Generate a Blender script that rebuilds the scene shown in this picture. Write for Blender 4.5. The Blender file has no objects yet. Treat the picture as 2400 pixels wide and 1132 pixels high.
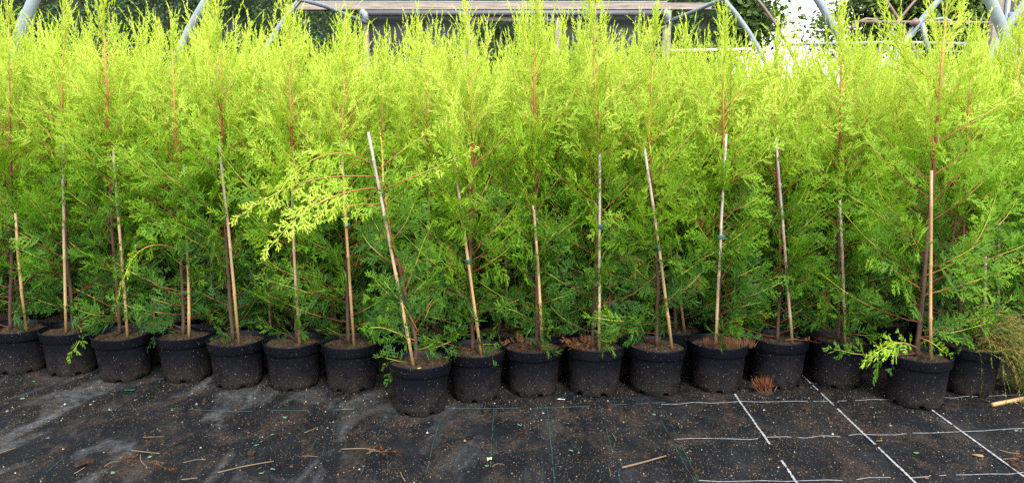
import bpy, math
import numpy as np
from mathutils import Vector, Matrix

# ------------------------------------------------------------------ camera, sky, light
scene = bpy.context.scene
COL = scene.collection
CAM_H, PITCH, FPX = 1.14, math.radians(8.7), 1740.0
cam_d = bpy.data.cameras.new('camera')
cam_d.sensor_width = 36.0
cam_d.lens = 36.0 * FPX / 2400.0
cam_d.clip_start, cam_d.clip_end = 0.05, 500.0
cam = bpy.data.objects.new('camera', cam_d)
COL.objects.link(cam)
cam.location = (0, 0, CAM_H)
cam.rotation_euler = (math.pi / 2 - PITCH, 0, 0)
scene.camera = cam

SUN_EL, SUN_AZ = math.radians(46), math.radians(162)      # azimuth clockwise from +Y (behind the camera, a little right)
world = bpy.data.worlds.new('World')
scene.world = world
world.use_nodes = True
wn, wl = world.node_tree.nodes, world.node_tree.links
wn.clear()
w_out = wn.new('ShaderNodeOutputWorld')
w_bg = wn.new('ShaderNodeBackground')
w_sky = wn.new('ShaderNodeTexSky')
w_sky.sky_type = 'NISHITA'
w_sky.sun_disc = False
w_sky.sun_elevation = SUN_EL
w_sky.sun_rotation = SUN_AZ
w_sky.air_density, w_sky.dust_density, w_sky.ozone_density = 1.0, 4.0, 1.0
w_mix = wn.new('ShaderNodeMixRGB')                        # a bright closed cloud layer over the blue
w_mix.inputs[0].default_value = 0.82
w_mix.inputs[2].default_value = (11.0, 11.2, 11.6, 1)
wl.new(w_sky.outputs[0], w_mix.inputs[1])
wl.new(w_mix.outputs[0], w_bg.inputs[0])
w_bg.inputs[1].default_value = 0.085
wl.new(w_bg.outputs[0], w_out.inputs[0])

sun_d = bpy.data.lights.new('sun', 'SUN')
sun_d.energy, sun_d.angle, sun_d.color = 1.5, math.radians(14), (1.0, 0.975, 0.93)
sun = bpy.data.objects.new('sun', sun_d)
COL.objects.link(sun)
sd = Vector((math.sin(SUN_AZ) * math.cos(SUN_EL), math.cos(SUN_AZ) * math.cos(SUN_EL), math.sin(SUN_EL)))
sun.rotation_euler = sd.to_track_quat('Z', 'Y').to_euler()
sun.location = (2, -3, 8)

scene.view_settings.view_transform = 'Standard'
scene.view_settings.look = 'None'
scene.view_settings.exposure = 1.9
scene.view_settings.gamma = 1.0
scene.view_settings.use_curve_mapping = False
scene.render.engine = 'CYCLES'
cy = scene.cycles
cy.max_bounces, cy.diffuse_bounces, cy.glossy_bounces, cy.transmission_bounces = 6, 5, 1, 4
cy.use_denoising = False
cy.sample_clamp_indirect = 4.0

# ------------------------------------------------------------------ helpers
def ray(px, py):
    d = Vector(((px - 1200) / FPX, (566 - py) / FPX, -1.0))
    return Matrix.Rotation(math.pi / 2 - PITCH, 3, 'X') @ d

def ground(px, py, z=0.0):
    d = ray(px, py)
    t = (z - CAM_H) / d.z
    return Vector((d.x * t, d.y * t, z))

def at(px, py, Y):
    d = ray(px, py)
    t = Y / d.y
    return Vector((d.x * t, Y, CAM_H + d.z * t))

def new_mesh(name, verts, faces, mat, attrs=None, smooth=False):
    """verts (n,3); faces: array (m,3) or (m,4), or a list of tuples"""
    me = bpy.data.meshes.new(name)
    if isinstance(faces, np.ndarray):
        k = faces.shape[1]
        me.vertices.add(len(verts))
        me.vertices.foreach_set('co', np.asarray(verts, np.float32).ravel())
        me.loops.add(faces.size)
        me.loops.foreach_set('vertex_index', faces.astype(np.int32).ravel())
        me.polygons.add(len(faces))
        me.polygons.foreach_set('loop_start', np.arange(len(faces), dtype=np.int32) * k)
        me.polygons.foreach_set('loop_total', np.full(len(faces), k, np.int32))
        me.update(calc_edges=True)
    else:
        me.from_pydata([tuple(v) for v in verts], [], [tuple(f) for f in faces])
        me.update()
    if smooth:
        me.polygons.foreach_set('use_smooth', np.ones(len(me.polygons), bool))
    for an, av in (attrs or {}).items():
        a = me.attributes.new(an, 'FLOAT', 'POINT')
        a.data.foreach_set('value', np.asarray(av, np.float32))
    if mat:
        me.materials.append(mat)
    return me

def obj(name, me, parent=None, loc=(0, 0, 0), rot=(0, 0, 0), label=None, cat=None, group=None, kind=None):
    o = bpy.data.objects.new(name, me)
    COL.objects.link(o)
    o.parent = parent
    o.location = loc
    o.rotation_euler = rot
    for k, v in (('label', label), ('category', cat), ('group', group), ('kind', kind)):
        if v:
            o[k] = v
    return o

class MB:
    """collects pieces of one mesh"""
    def __init__(self):
        self.v, self.f, self.n, self.a = [], [], 0, []
    def add(self, v, f, a=0.0):
        v = np.asarray(v, float)
        self.v.append(v)
        self.f += [tuple(int(i) + self.n for i in q) for q in f]
        self.a.append(np.broadcast_to(np.asarray(a, float), (len(v),)))
        self.n += len(v)
    def box(self, c, s, rot=None, jit=0.0, rng=None):
        v = np.array([(x, y, z) for x in (-.5, .5) for y in (-.5, .5) for z in (-.5, .5)]) * np.asarray(s)
        if jit:
            v += rng.uniform(-jit, jit, v.shape)
        if rot is not None:
            v = v @ np.array(rot).T
        self.add(v + np.asarray(c), [(0, 1, 3, 2), (4, 6, 7, 5), (0, 4, 5, 1), (2, 3, 7, 6), (0, 2, 6, 4), (1, 5, 7, 3)])
    def tube(self, pts, rad, sides=8, cap=True, a=0.0):
        v, f = tube(pts, rad, sides, cap)
        if np.ndim(a):
            a = np.concatenate([np.repeat(a, sides), [a[0], a[-1]] if cap else []])
        self.add(v, f, a)
    def mesh(self, name, mat, smooth=False, attr=None):
        return new_mesh(name, np.concatenate(self.v), self.f, mat, {attr: np.concatenate(self.a)} if attr else None, smooth)

def unit(v):
    v = np.asarray(v, float)
    return v / max(np.linalg.norm(v), 1e-9)

def tube(pts, rad, sides=8, cap=True):
    pts = np.asarray(pts, float)
    n = len(pts)
    rad = np.broadcast_to(np.asarray(rad, float), (n,))
    T = np.gradient(pts, axis=0)
    T /= np.maximum(np.linalg.norm(T, axis=1, keepdims=True), 1e-9)
    ref = np.array([1.0, 0, 0]) if abs(T[0][0]) < .8 else np.array([0, 1.0, 0])
    ang = np.arange(sides) * 2 * math.pi / sides
    V = []
    u = unit(ref - T[0] * ref.dot(T[0]))
    for i in range(n):
        u = unit(u - T[i] * u.dot(T[i]))
        w = np.cross(T[i], u)
        V.append(pts[i] + rad[i] * (np.cos(ang)[:, None] * u + np.sin(ang)[:, None] * w))
    V = np.concatenate(V)
    F = []
    for i in range(n - 1):
        for j in range(sides):
            k = (j + 1) % sides
            F.append((i * sides + j, i * sides + k, (i + 1) * sides + k, (i + 1) * sides + j))
    if cap:
        V = np.concatenate([V, pts[:1], pts[-1:]])
        a, b = n * sides, n * sides + 1
        for j in range(sides):
            k = (j + 1) % sides
            F.append((a, k, j))
            F.append((b, (n - 1) * sides + j, (n - 1) * sides + k))
    return V, F

def lathe(prof, segs=40, zmod=None):
    V, F = [], []
    for i, (r, z) in enumerate(prof):
        for j in range(segs):
            t = 2 * math.pi * j / segs
            zz = zmod(i, j, z) if zmod else z
            V.append((r * math.cos(t), r * math.sin(t), zz))
    for i in range(len(prof) - 1):
        for j in range(segs):
            k = (j + 1) % segs
            F.append((i * segs + j, i * segs + k, (i + 1) * segs + k, (i + 1) * segs + j))
    return V, F

# ------------------------------------------------------------------ materials
class NT:
    def __init__(self, name):
        self.m = bpy.data.materials.new(name)
        self.m.use_nodes = True
        self.t = self.m.node_tree
        self.t.nodes.clear()
        self.out = self.n('ShaderNodeOutputMaterial')
    def n(self, typ, ins=None, **kw):
        nd = self.t.nodes.new(typ)
        for k, v in kw.items():
            setattr(nd, k, v)
        for k, v in (ins or {}).items():
            s = nd.inputs[k]
            if hasattr(v, 'is_output'):
                self.t.links.new(v, s)
            else:
                s.default_value = v
        return nd
    def ramp(self, fac, stops, interp='LINEAR'):
        nd = self.n('ShaderNodeValToRGB', {0: fac})
        cr = nd.color_ramp
        cr.interpolation = interp
        while len(cr.elements) < len(stops):
            cr.elements.new(0.5)
        for e, (p, c) in zip(cr.elements, stops):
            e.position = p
            e.color = (*c, 1) if len(c) == 3 else c
        return nd.outputs[0]
    def mix(self, fac, a, b, mode='MIX'):
        return self.n('ShaderNodeMixRGB', {0: fac, 1: a, 2: b}, blend_type=mode).outputs[0]
    def math(self, op, a, b=0.0, clamp=False):
        return self.n('ShaderNodeMath', {0: a, 1: b}, operation=op, use_clamp=clamp).outputs[0]
    def noise(self, scale, vec=None, detail=3.0, rough=0.5, dist=0.0):
        ins = {'Scale': scale, 'Detail': detail, 'Roughness': rough, 'Distortion': dist}
        if vec is not None:
            ins['Vector'] = vec
        return self.n('ShaderNodeTexNoise', ins).outputs['Fac']
    def coord(self, which='Object'):
        return self.n('ShaderNodeTexCoord').outputs[which]
    def attr(self, name):
        return self.n('ShaderNodeAttribute', attribute_name=name).outputs['Fac']
    def finish(self, color, rough=0.6, bump=None, bump_s=0.3, bump_d=0.01, spec=0.5, metal=0.0):
        ins = {'Base Color': color, 'Roughness': rough, 'Specular IOR Level': spec, 'Metallic': metal}
        if bump is not None:
            ins['Normal'] = self.n('ShaderNodeBump', {'Strength': bump_s, 'Distance': bump_d, 'Height': bump}).outputs[0]
        p = self.n('ShaderNodeBsdfPrincipled', ins)
        self.t.links.new(p.outputs[0], self.out.inputs[0])
        return self.m

def mat_foliage():
    k = NT('conifer_foliage')
    tint = k.attr('tint')
    rnd = k.n('ShaderNodeObjectInfo').outputs['Random']
    tt = k.math('ADD', tint, k.math('MULTIPLY', k.math('SUBTRACT', rnd, 0.5), 0.12))
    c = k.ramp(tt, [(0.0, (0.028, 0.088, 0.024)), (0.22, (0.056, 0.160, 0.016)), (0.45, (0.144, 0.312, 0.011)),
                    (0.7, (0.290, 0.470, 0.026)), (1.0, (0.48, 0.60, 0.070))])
    c = k.mix(k.attr('dead'), c, (0.17, 0.065, 0.020, 1))
    d = k.n('ShaderNodeBsdfPrincipled', {'Base Color': c, 'Roughness': 0.55, 'Specular IOR Level': 0.3})
    tc = k.mix(1.0, c, (1.0, 1.0, 0.55, 1), 'MULTIPLY')
    tr = k.n('ShaderNodeBsdfTranslucent', {0: tc})
    mx = k.n('ShaderNodeMixShader', {0: 0.40, 1: d.outputs[0], 2: tr.outputs[0]})
    k.t.links.new(mx.outputs[0], k.out.inputs[0])
    return k.m

def mat_bark():
    k = NT('conifer_bark')
    a = k.attr('age')
    c = k.ramp(a, [(0.0, (0.060, 0.038, 0.024)), (0.25, (0.075, 0.038, 0.024)), (0.42, (0.105, 0.022, 0.014)),
                   (0.62, (0.22, 0.07, 0.018)), (0.8, (0.42, 0.27, 0.07)), (1.0, (0.36, 0.42, 0.05))])
    n = k.noise(90, k.coord(), 4, 0.7)
    c = k.mix(1.0, c, k.ramp(n, [(0.3, (0.65, 0.65, 0.65)), (0.7, (1.25, 1.2, 1.15))]), 'MULTIPLY')
    return k.finish(c, 0.7, n, 0.5, 0.002, 0.3)

def mat_pot():
    k = NT('black_pot_plastic')
    co = k.coord()
    rnd = k.n('ShaderNodeObjectInfo').outputs['Random']
    off = k.n('ShaderNodeCombineXYZ', {0: k.math('MULTIPLY', rnd, 37.0), 1: k.math('MULTIPLY', rnd, 91.0), 2: 0.0}).outputs[0]
    v = k.n('ShaderNodeVectorMath', {0: co, 1: off}, operation='ADD').outputs[0]
    z = k.n('ShaderNodeSeparateXYZ', {0: co}).outputs[2]
    base = k.mix(k.noise(14, v), (0.0018, 0.0024, 0.0046, 1), (0.0036, 0.0045, 0.0074, 1))
    low = k.math('SUBTRACT', 1.0, k.math('MULTIPLY', z, 7.2), True)                 # soil splashed up from the ground
    film = k.math('MULTIPLY', low, k.ramp(k.noise(22, v, 5, 0.65), [(0.3, (0, 0, 0)), (0.65, (1, 1, 1))]))
    film = k.math('MULTIPLY', k.math('ADD', film, k.math('MULTIPLY', k.ramp(k.noise(9, v, 4), [(0.45, (0, 0, 0)), (0.7, (1, 1, 1))]), 0.12)), 0.95, True)
    c = k.mix(film, base, (0.020, 0.0150, 0.0130, 1))
    vo = k.n('ShaderNodeTexVoronoi', {'Vector': v, 'Scale': 290.0})
    rr = k.n('ShaderNodeSeparateColor', {0: vo.outputs['Color']})
    near = k.math('LESS_THAN', vo.outputs['Distance'], k.math('MULTIPLY', rr.outputs[1], 0.5))
    dens = k.math('ADD', 0.09, k.math('MULTIPLY', low, 0.5))
    pick = k.math('LESS_THAN', rr.outputs[0], dens)
    sp = k.math('MULTIPLY', near, pick)
    spc = k.ramp(rr.outputs[2], [(0.0, (0.026, 0.016, 0.011)), (0.6, (0.06, 0.040, 0.027)), (0.9, (0.11, 0.08, 0.055)), (1.0, (0.3, 0.27, 0.22))])
    c = k.mix(sp, c, spc)
    ro = k.math('ADD', 0.46, k.math('MULTIPLY', film, 0.45))
    return k.finish(c, ro, k.noise(160, v, 3), 0.12, 0.002, 0.15)

def mat_soil():
    k = NT('potting_soil')
    co = k.coord()
    n = k.noise(70, co, 6, 0.75)
    c = k.ramp(n, [(0.3, (0.008, 0.0055, 0.004)), (0.5, (0.035, 0.022, 0.0145)), (0.62, (0.075, 0.05, 0.033)), (0.75, (0.16, 0.12, 0.085))])
    g = k.ramp(k.noise(18, co, 4), [(0.55, (0, 0, 0)), (0.75, (1, 1, 1))])
    c = k.mix(k.math('MULTIPLY', g, 0.5), c, (0.07, 0.085, 0.02, 1))
    return k.finish(c, 0.95, n, 1.0, 0.01, 0.1)

def mat_fabric():
    k = NT('woven_ground_fabric')
    co = k.coord()
    sx = k.n('ShaderNodeSeparateXYZ', {0: co})
    def stretch(sx_, sy_, off=(0, 0, 0)):
        return k.n('ShaderNodeMapping', {0: co, 1: off, 3: (sx_, sy_, 1.0)}).outputs[0]
    fine = k.noise(46, co, 5, 0.7)
    vfine = k.noise(190, co, 3, 0.8)
    mid = k.noise(6.0, co, 6, 0.68, 0.3)
    # weave of flat tape
    wx = k.n('ShaderNodeTexWave', {'Vector': co, 'Scale': 95.0, 'Distortion': 0.6}, bands_direction='X').outputs['Fac']
    wy = k.n('ShaderNodeTexWave', {'Vector': co, 'Scale': 95.0, 'Distortion': 0.6}, bands_direction='Y').outputs['Fac']
    weave = k.math('MULTIPLY', wx, wy)
    c = k.mix(weave, (0.0020, 0.0026, 0.0036, 1), (0.0054, 0.0064, 0.0080, 1))
    c = k.mix(k.ramp(mid, [(0.35, (0, 0, 0)), (0.7, (1, 1, 1))]), c, (0.0085, 0.0105, 0.0132, 1))      # thin grey dust
    # dried pale silt left along the folds, mostly towards the left
    left = k.math('MULTIPLY', k.math('SUBTRACT', 0.7, sx.outputs[0]), 0.55, True)
    silt = k.ramp(k.noise(1.0, stretch(4.6, 2.1), 6, 0.62, 0.7), [(0.52, (0, 0, 0)), (0.66, (1, 1, 1))])
    silt = k.math('MULTIPLY', k.math('MULTIPLY', silt, k.ramp(k.noise(30, co, 5, 0.8), [(0.35, (0.1, 0.1, 0.1)), (0.62, (1, 1, 1))])), k.math('ADD', 0.18, left), True)
    c = k.mix(k.math('MULTIPLY', silt, 0.75), c, (0.100, 0.105, 0.108, 1))
    # brown peat dust, clumped
    peat = k.ramp(k.noise(1.0, stretch(6.5, 4.2, (13.1, 4.7, 0)), 7, 0.70, 0.5), [(0.50, (0, 0, 0)), (0.62, (1, 1, 1))])
    peat = k.math('MULTIPLY', peat, k.ramp(k.noise(75, co, 4, 0.8), [(0.40, (0, 0, 0)), (0.55, (1, 1, 1))]))
    c = k.mix(k.math('MULTIPLY', peat, 0.9), c, k.mix(vfine, (0.006, 0.0044, 0.0036, 1), (0.078, 0.057, 0.045, 1)))
    # fine tan crumbs
    def crumbs(scale, lo, hi, size, stops):
        vo = k.n('ShaderNodeTexVoronoi', {'Vector': co, 'Scale': scale})
        rr = k.n('ShaderNodeSeparateColor', {0: vo.outputs['Color']})
        near = k.math('LESS_THAN', vo.outputs['Distance'], k.math('MULTIPLY', rr.outputs[1], size))
        dens = k.math('ADD', lo, k.math('MULTIPLY', k.ramp(k.noise(4.0, stretch(1.3, 1, (3, 9, 0)), 5, 0.7), [(0.44, (0, 0, 0)), (0.66, (1, 1, 1))]), hi))
        return k.math('MULTIPLY', near, k.math('LESS_THAN', rr.outputs[0], dens)), k.ramp(rr.outputs[2], stops)
    for scale, lo, hi, size in ((330.0, 0.06, 0.42, 0.52), (170.0, 0.03, 0.20, 0.46)):
        f, cc = crumbs(scale, lo, hi, size, [(0.0, (0.014, 0.009, 0.006)), (0.5, (0.045, 0.030, 0.021)), (0.85, (0.12, 0.088, 0.064)), (1.0, (0.28, 0.24, 0.19))])
        c = k.mix(f, c, cc)
    h = k.math('ADD', k.math('MULTIPLY', weave, 0.3), k.math('ADD', k.math('MULTIPLY', mid, 1.2), k.math('MULTIPLY', peat, 0.8)))
    return k.finish(c, 0.78, h, 0.6, 0.006, 0.08)

def mat_plain(name, col, rough=0.6, var=0.25, scale=20.0, metal=0.0, spec=0.5, bump=0.2, bd=0.002, col2=None):
    k = NT(name)
    n = k.noise(scale, k.coord(), 5, 0.65)
    lo = tuple(x * (1 - var) for x in col)
    hi = tuple(min(1, x * (1 + var)) for x in (col2 or col))
    c = k.ramp(n, [(0.3, lo), (0.7, hi)])
    return k.finish(c, rough, n, bump, bd, spec, metal)

def mat_cane():
    k = NT('bamboo')
    co = k.coord()
    rnd = k.n('ShaderNodeObjectInfo').outputs['Random']
    z = k.n('ShaderNodeSeparateXYZ', {0: co}).outputs[2]
    n = k.noise(30, co, 5, 0.7)
    f = k.math('ADD', k.math('MULTIPLY', z, 0.9), k.math('ADD', k.math('MULTIPLY', k.math('SUBTRACT', rnd, 0.55), 0.9), k.math('MULTIPLY', k.math('SUBTRACT', n, 0.5), 0.9)))
    c = k.ramp(f, [(0.1, (0.34, 0.22, 0.095)), (0.5, (0.32, 0.24, 0.145)), (0.85, (0.30, 0.27, 0.235))])
    c = k.mix(1.0, c, k.ramp(k.noise(140, co, 3), [(0.3, (0.8, 0.78, 0.75)), (0.7, (1.12, 1.12, 1.1))]), 'MULTIPLY')
    return k.finish(c, 0.5, n, 0.2, 0.002, 0.4)

def mat_timber():
    k = NT('weathered_timber')
    co = k.coord()
    st = k.n('ShaderNodeMapping', {0: co, 3: (0.6, 8.0, 8.0)}).outputs[0]
    n = k.noise(6, st, 6, 0.7, 0.3)
    c = k.ramp(n, [(0.3, (0.15, 0.125, 0.105)), (0.55, (0.28, 0.235, 0.20)), (0.75, (0.38, 0.35, 0.32))])
    return k.finish(c, 0.85, n, 0.4, 0.01, 0.2)

def mat_galv(name='galvanised_steel', rust=0.0):
    k = NT(name)
    co = k.coord()
    n = k.noise(9, co, 5, 0.7)
    c = k.ramp(n, [(0.3, (0.16, 0.19, 0.22)), (0.7, (0.24, 0.28, 0.31))])
    r = k.ramp(k.noise(3.5, co, 5, 0.7), [(0.62 - rust * 0.5, (0, 0, 0)), (0.78 - rust * 0.45, (1, 1, 1))])
    c = k.mix(k.math('MULTIPLY', r, 0.25 + rust * 0.7, True), c, (0.17, 0.075, 0.045, 1))
    return k.finish(c, 0.55, n, 0.1, 0.002, 0.5, 0.15)

def mat_leaf(name, stops, transl=0.3):
    k = NT(name)
    c = k.ramp(k.attr('tint'), stops)
    d = k.n('ShaderNodeBsdfPrincipled', {'Base Color': c, 'Roughness': 0.55, 'Specular IOR Level': 0.25})
    tr = k.n('ShaderNodeBsdfTranslucent', {0: c})
    mx = k.n('ShaderNodeMixShader', {0: transl, 1: d.outputs[0], 2: tr.outputs[0]})
    k.t.links.new(mx.outputs[0], k.out.inputs[0])
    return k.m

def mat_attr(name, stops, rough=0.85):
    k = NT(name)
    return k.finish(k.ramp(k.attr('tint'), stops), rough, None, spec=0.2)

M_FOL, M_BARK, M_POT, M_SOIL, M_FAB, M_CANE = mat_foliage(), mat_bark(), mat_pot(), mat_soil(), mat_fabric(), mat_cane()
M_TIMBER, M_GALV, M_RUST = mat_timber(), mat_galv(), mat_galv('rusty_steel', 0.75)
M_TIE = mat_plain('green_tie_tape', (0.02, 0.075, 0.055), 0.5)
M_WTHREAD = mat_plain('white_woven_thread', (0.27, 0.275, 0.29), 0.6, 0.5, 60)
M_WCROSS = mat_plain('white_cross_thread', (0.15, 0.155, 0.165), 0.6, 0.6, 60)
M_GTHREAD = mat_plain('green_woven_thread', (0.008, 0.052, 0.048), 0.6, 0.5, 25)
M_STRAW = mat_plain('dry_straw', (0.125, 0.085, 0.047), 0.8, 0.35, 40)
M_GREENFILM = mat_plain('green_plastic_film', (0.02, 0.20, 0.11), 0.4, 0.3, 30)
M_PALE = mat_plain('pale_dry_leaf', (0.07, 0.14, 0.085), 0.6, 0.35, 25)
M_WHITE = mat_plain('white_plastic', (0.72, 0.73, 0.74), 0.4, 0.12, 10)
M_DEADLEAF = mat_plain('dead_leaf', (0.20, 0.12, 0.045), 0.8, 0.4, 60)
M_RUSTLEAF = mat_plain('rust_brown_frond', (0.16, 0.06, 0.025), 0.8, 0.4, 60)
M_CLOD = mat_plain('peat_clod', (0.026, 0.017, 0.013), 0.95, 0.6, 70, spec=0.1, bump=0.8, bd=0.006)
M_PANEL = mat_plain('dark_windbreak_sheet', (0.012, 0.0125, 0.014), 0.7, 0.35, 3)
M_BROWNPANEL = mat_plain('dark_brown_sheet', (0.05, 0.047, 0.04), 0.7, 0.3, 2)

# ------------------------------------------------------------------ the ground
def ground_z(x, y):
    """gentle folds of the fabric, stronger to the left of the pots"""
    x, y = np.asarray(x, float), np.asarray(y, float)
    near = np.clip((y - 1.2) / .6, 0, 1) * np.clip((3.0 - y) / .35, 0, 1)
    lft = np.clip((0.3 - x) / 1.2, 0.12, 1)
    s = .5 * np.sin(5.1 * x + 6.3 * y + 1.1 * np.sin(3.1 * y - x)) + .35 * np.sin(9.7 * x + 8.0 * y + 2.0 + np.sin(4 * x)) + .25 * np.sin(16 * x - 5 * y + 1.2)
    return .0065 * near * lft * s

def axis(a, lo, hi, step):
    fine = np.arange(lo, hi + 1e-6, step)
    out = a * np.array([-1., -.4, -.15, -.06])
    return np.unique(np.concatenate([out, fine, -out]))
gx = axis(150, -3.2, 3.2, .03)
gy = axis(150, 1.0, 3.6, .03)
GX, GY = np.meshgrid(gx, gy, indexing='ij')
gv = np.stack([GX, GY, ground_z(GX, GY)], -1).reshape(-1, 3)
I = np.arange(len(gx) * len(gy)).reshape(len(gx), len(gy))
gf = np.stack([I[:-1, :-1], I[1:, :-1], I[1:, 1:], I[:-1, 1:]], -1).reshape(-1, 4)
GROUND = obj('ground', new_mesh('ground', gv, gf, M_FAB, smooth=True), kind='structure')
GROUND['label'] = 'black woven ground fabric with dust and peat spilled over it'

def strand(name, pxs, width, mat, seed, wig=0.0, gaps=0.0, lift=.003):
    """a woven marker thread lying in the fabric"""
    rng = np.random.RandomState(seed)
    P = np.array([ground(*p)[:2] for p in pxs])
    d = np.concatenate([[0], np.cumsum(np.linalg.norm(np.diff(P, axis=0), axis=1))])
    s = np.arange(0, d[-1], .012)
    xy = np.stack([np.interp(s, d, P[:, 0]), np.interp(s, d, P[:, 1])], 1)
    t = np.gradient(xy, axis=0)
    t /= np.linalg.norm(t, axis=1, keepdims=True)
    nrm = np.stack([-t[:, 1], t[:, 0]], 1)
    w1 = np.interp(s, np.arange(0, d[-1] + .3, .07), rng.normal(0, 1, len(np.arange(0, d[-1] + .3, .07))))
    xy = xy + nrm * (w1 * wig)[:, None]
    z = ground_z(xy[:, 0], xy[:, 1]) + lift
    wv = width * (1 + .25 * np.sin(s * 310 + seed) + rng.uniform(-.2, .2, len(s)))
    keep = np.interp(s, np.arange(0, d[-1] + .3, .045), rng.uniform(0, 1, len(np.arange(0, d[-1] + .3, .045)))) > gaps
    mb = MB()
    for i in range(len(s) - 1):
        if not keep[i]:
            continue
        a, b = nrm[i] * wv[i] / 2, nrm[i + 1] * wv[i + 1] / 2
        q = [(*(xy[i] - a), z[i]), (*(xy[i] + a), z[i]), (*(xy[i + 1] + b), z[i + 1]), (*(xy[i + 1] - b), z[i + 1])]
        q.append((*xy[i], z[i] + width * .35))
        q.append((*xy[i + 1], z[i + 1] + width * .35))
        mb.add(q, [(0, 4, 5, 3), (4, 1, 2, 5)])
    return obj(name, mb.mesh(name, mat), GROUND)

strand('white_thread', [(1722, 925), (1868, 1132), (1890, 1165)], .0075, M_WTHREAD, 1, .0006, .10)
strand('white_thread', [(1880, 880), (2145, 1132), (2180, 1165)], .0075, M_WTHREAD, 2, .0006, .14)
strand('white_thread', [(2176, 956), (2365, 1092), (2480, 1175)], .0075, M_WTHREAD, 3, .0006, .38)
strand('white_thread', [(2350, 925), (2560, 1060)], .006, M_WTHREAD, 4, .0006, .3)
strand('white_thread', [(1550, 949), (1780, 942), (1990, 940), (2080, 936), (2210, 933), (2340, 927), (2480, 922)], .0030, M_WCROSS, 5, .006, .12)
strand('white_thread', [(1580, 1030), (1790, 1027), (1960, 1024), (2190, 1016), (2420, 1005)], .0030, M_WCROSS, 6, .006, .14)
strand('white_thread', [(1640, 1130), (1900, 1127), (2130, 1120), (2300, 1112), (2480, 1104)], .0030, M_WCROSS, 7, .006, .12)
for i, p in enumerate([[(1030, 985), (993, 1132), (985, 1165)], [(1158, 950), (1147, 1132), (1145, 1165)], [(1283, 955), (1300, 1132), (1303, 1165)],
                       [(1403, 940), (1422, 1010), (1455, 1132), (1465, 1165)], [(1558, 965), (1640, 1132), (1660, 1170)], [(1548, 985), (1628, 1132), (1645, 1165)],
                       [(905, 970), (845, 1120), (830, 1160)], [(767, 985), (693, 1124), (670, 1165)], [(689, 932), (537, 1114), (500, 1160)],
                       [(465, 925), (390, 1010), (340, 1065)], [(247, 999), (173, 1057), (110, 1110)], [(330, 935), (255, 990)]]):
    strand('green_thread', p, .0024, M_GTHREAD, 20 + i, .001, .28 + .25 * (i > 5))
for i, p in enumerate([[(400, 958), (540, 965), (700, 963), (900, 960), (1070, 958), (1300, 957), (1560, 944)], [(1500, 885), (1620, 885)]]):
    strand('green_thread', p, .0024, M_GTHREAD, 40 + i, .0015, .4)

# ------------------------------------------------------------------ conifers
def spray_template(S, rng, upright=False, whip=False):
    """a flat fern-like shoot along +X: verts, tris, tip (0..1)"""
    V, F, T = [], [], []
    def rib(p, d, L, w, t0, t1, zz, diamond=True):
        b = len(V)
        dx, dy = d
        nx, ny = -dy, dx
        m = .4
        V.extend([(p[0], p[1], zz), (p[0] + dx * L * m + nx * w, p[1] + dy * L * m + ny * w, zz + rng.normal(0, .0016)),
                  (p[0] + dx * L, p[1] + dy * L, zz + rng.normal(0, .12) * L), (p[0] + dx * L * m - nx * w, p[1] + dy * L * m - ny * w, zz + rng.normal(0, .0016))])
        T.extend([t0, (t0 + t1) / 2, t1, (t0 + t1) / 2])
        F.extend([(b, b + 1, b + 2), (b, b + 2, b + 3)])
    def tri(p, d, L, w, t0, t1, zz):
        b = len(V)
        dx, dy = d
        nx, ny = -dy, dx
        V.extend([(p[0] + nx * w, p[1] + ny * w, zz), (p[0] - nx * w, p[1] - ny * w, zz), (p[0] + dx * L, p[1] + dy * L, zz + rng.normal(0, .2) * L)])
        T.extend([t0, t0, t1])
        F.append((b, b + 1, b + 2))
    nseg = max(2, int(S / .03))
    for i in range(nseg):
        rib((S * i / nseg, 0), (1, 0), S / nseg * 1.15, .0015, i / nseg, (i + 1) / nseg, 0)
    x, side = S * .06 + .003, 1
    while x < S * .99:
        u = x / S
        L = (rng.choice([.006, .010, .020]) if whip else .005 + min(.22 * S, .024) if upright else .008 + min(.40 * S, .062)) * (1 - u) ** .7 * min(1, .45 + 3 * u) * rng.uniform(.75, 1.2) * (1 if whip else rng.choice([.35, .6, .85, 1.0, 1.15, 1.35])) + .003
        a = side * math.radians(rng.uniform(18, 28) if upright else rng.uniform(22, 46))
        d = (math.cos(a), math.sin(a))
        zz = rng.normal(0, .0025)
        rib((x, 0), d, L, .0015 if upright else .0018, u * .6, min(1, u * .7 + .3), zz)
        y, s2 = .004, -side
        while y < L * .93:
            l2 = (.0055 + .0095 * (1 - y / L) if upright else .0070 + .0115 * (1 - y / L)) * rng.uniform(.7, 1.25) * min(1, L / .020)
            a2 = a + s2 * math.radians(rng.uniform(16, 26) if upright else rng.uniform(18, 42))
            tri((x + d[0] * y, d[1] * y), (math.cos(a2), math.sin(a2)), l2, .0017 if upright else .0019, min(1, u * .6 + .2 * y / L), min(1, u * .7 + .3), zz)
            y += rng.uniform(.0042, .0066) if upright else rng.uniform(.0043, .0064)
            s2 = -s2
        x += rng.uniform(.0072, .0105) if upright else rng.uniform(.0060, .0130)
        side = -side
    V = np.array(V)
    V[:, 1] += rng.normal(0, 2.2 if S < .09 else 1.5) * V[:, 0] ** 2
    return V, np.array(F), np.array(T)

trng = np.random.RandomState(5)
SIZES = [.032, .05, .072, .1, .135, .17]
TEMPL = [[spray_template(s, trng) for _ in range(9)] for s in SIZES]
TEMPL_WHIP = [spray_template(.13, trng, True, True) for _ in range(6)]
TEMPL_UP = [[spray_template(s, trng, True) for _ in range(9)] for s in SIZES]

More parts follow.
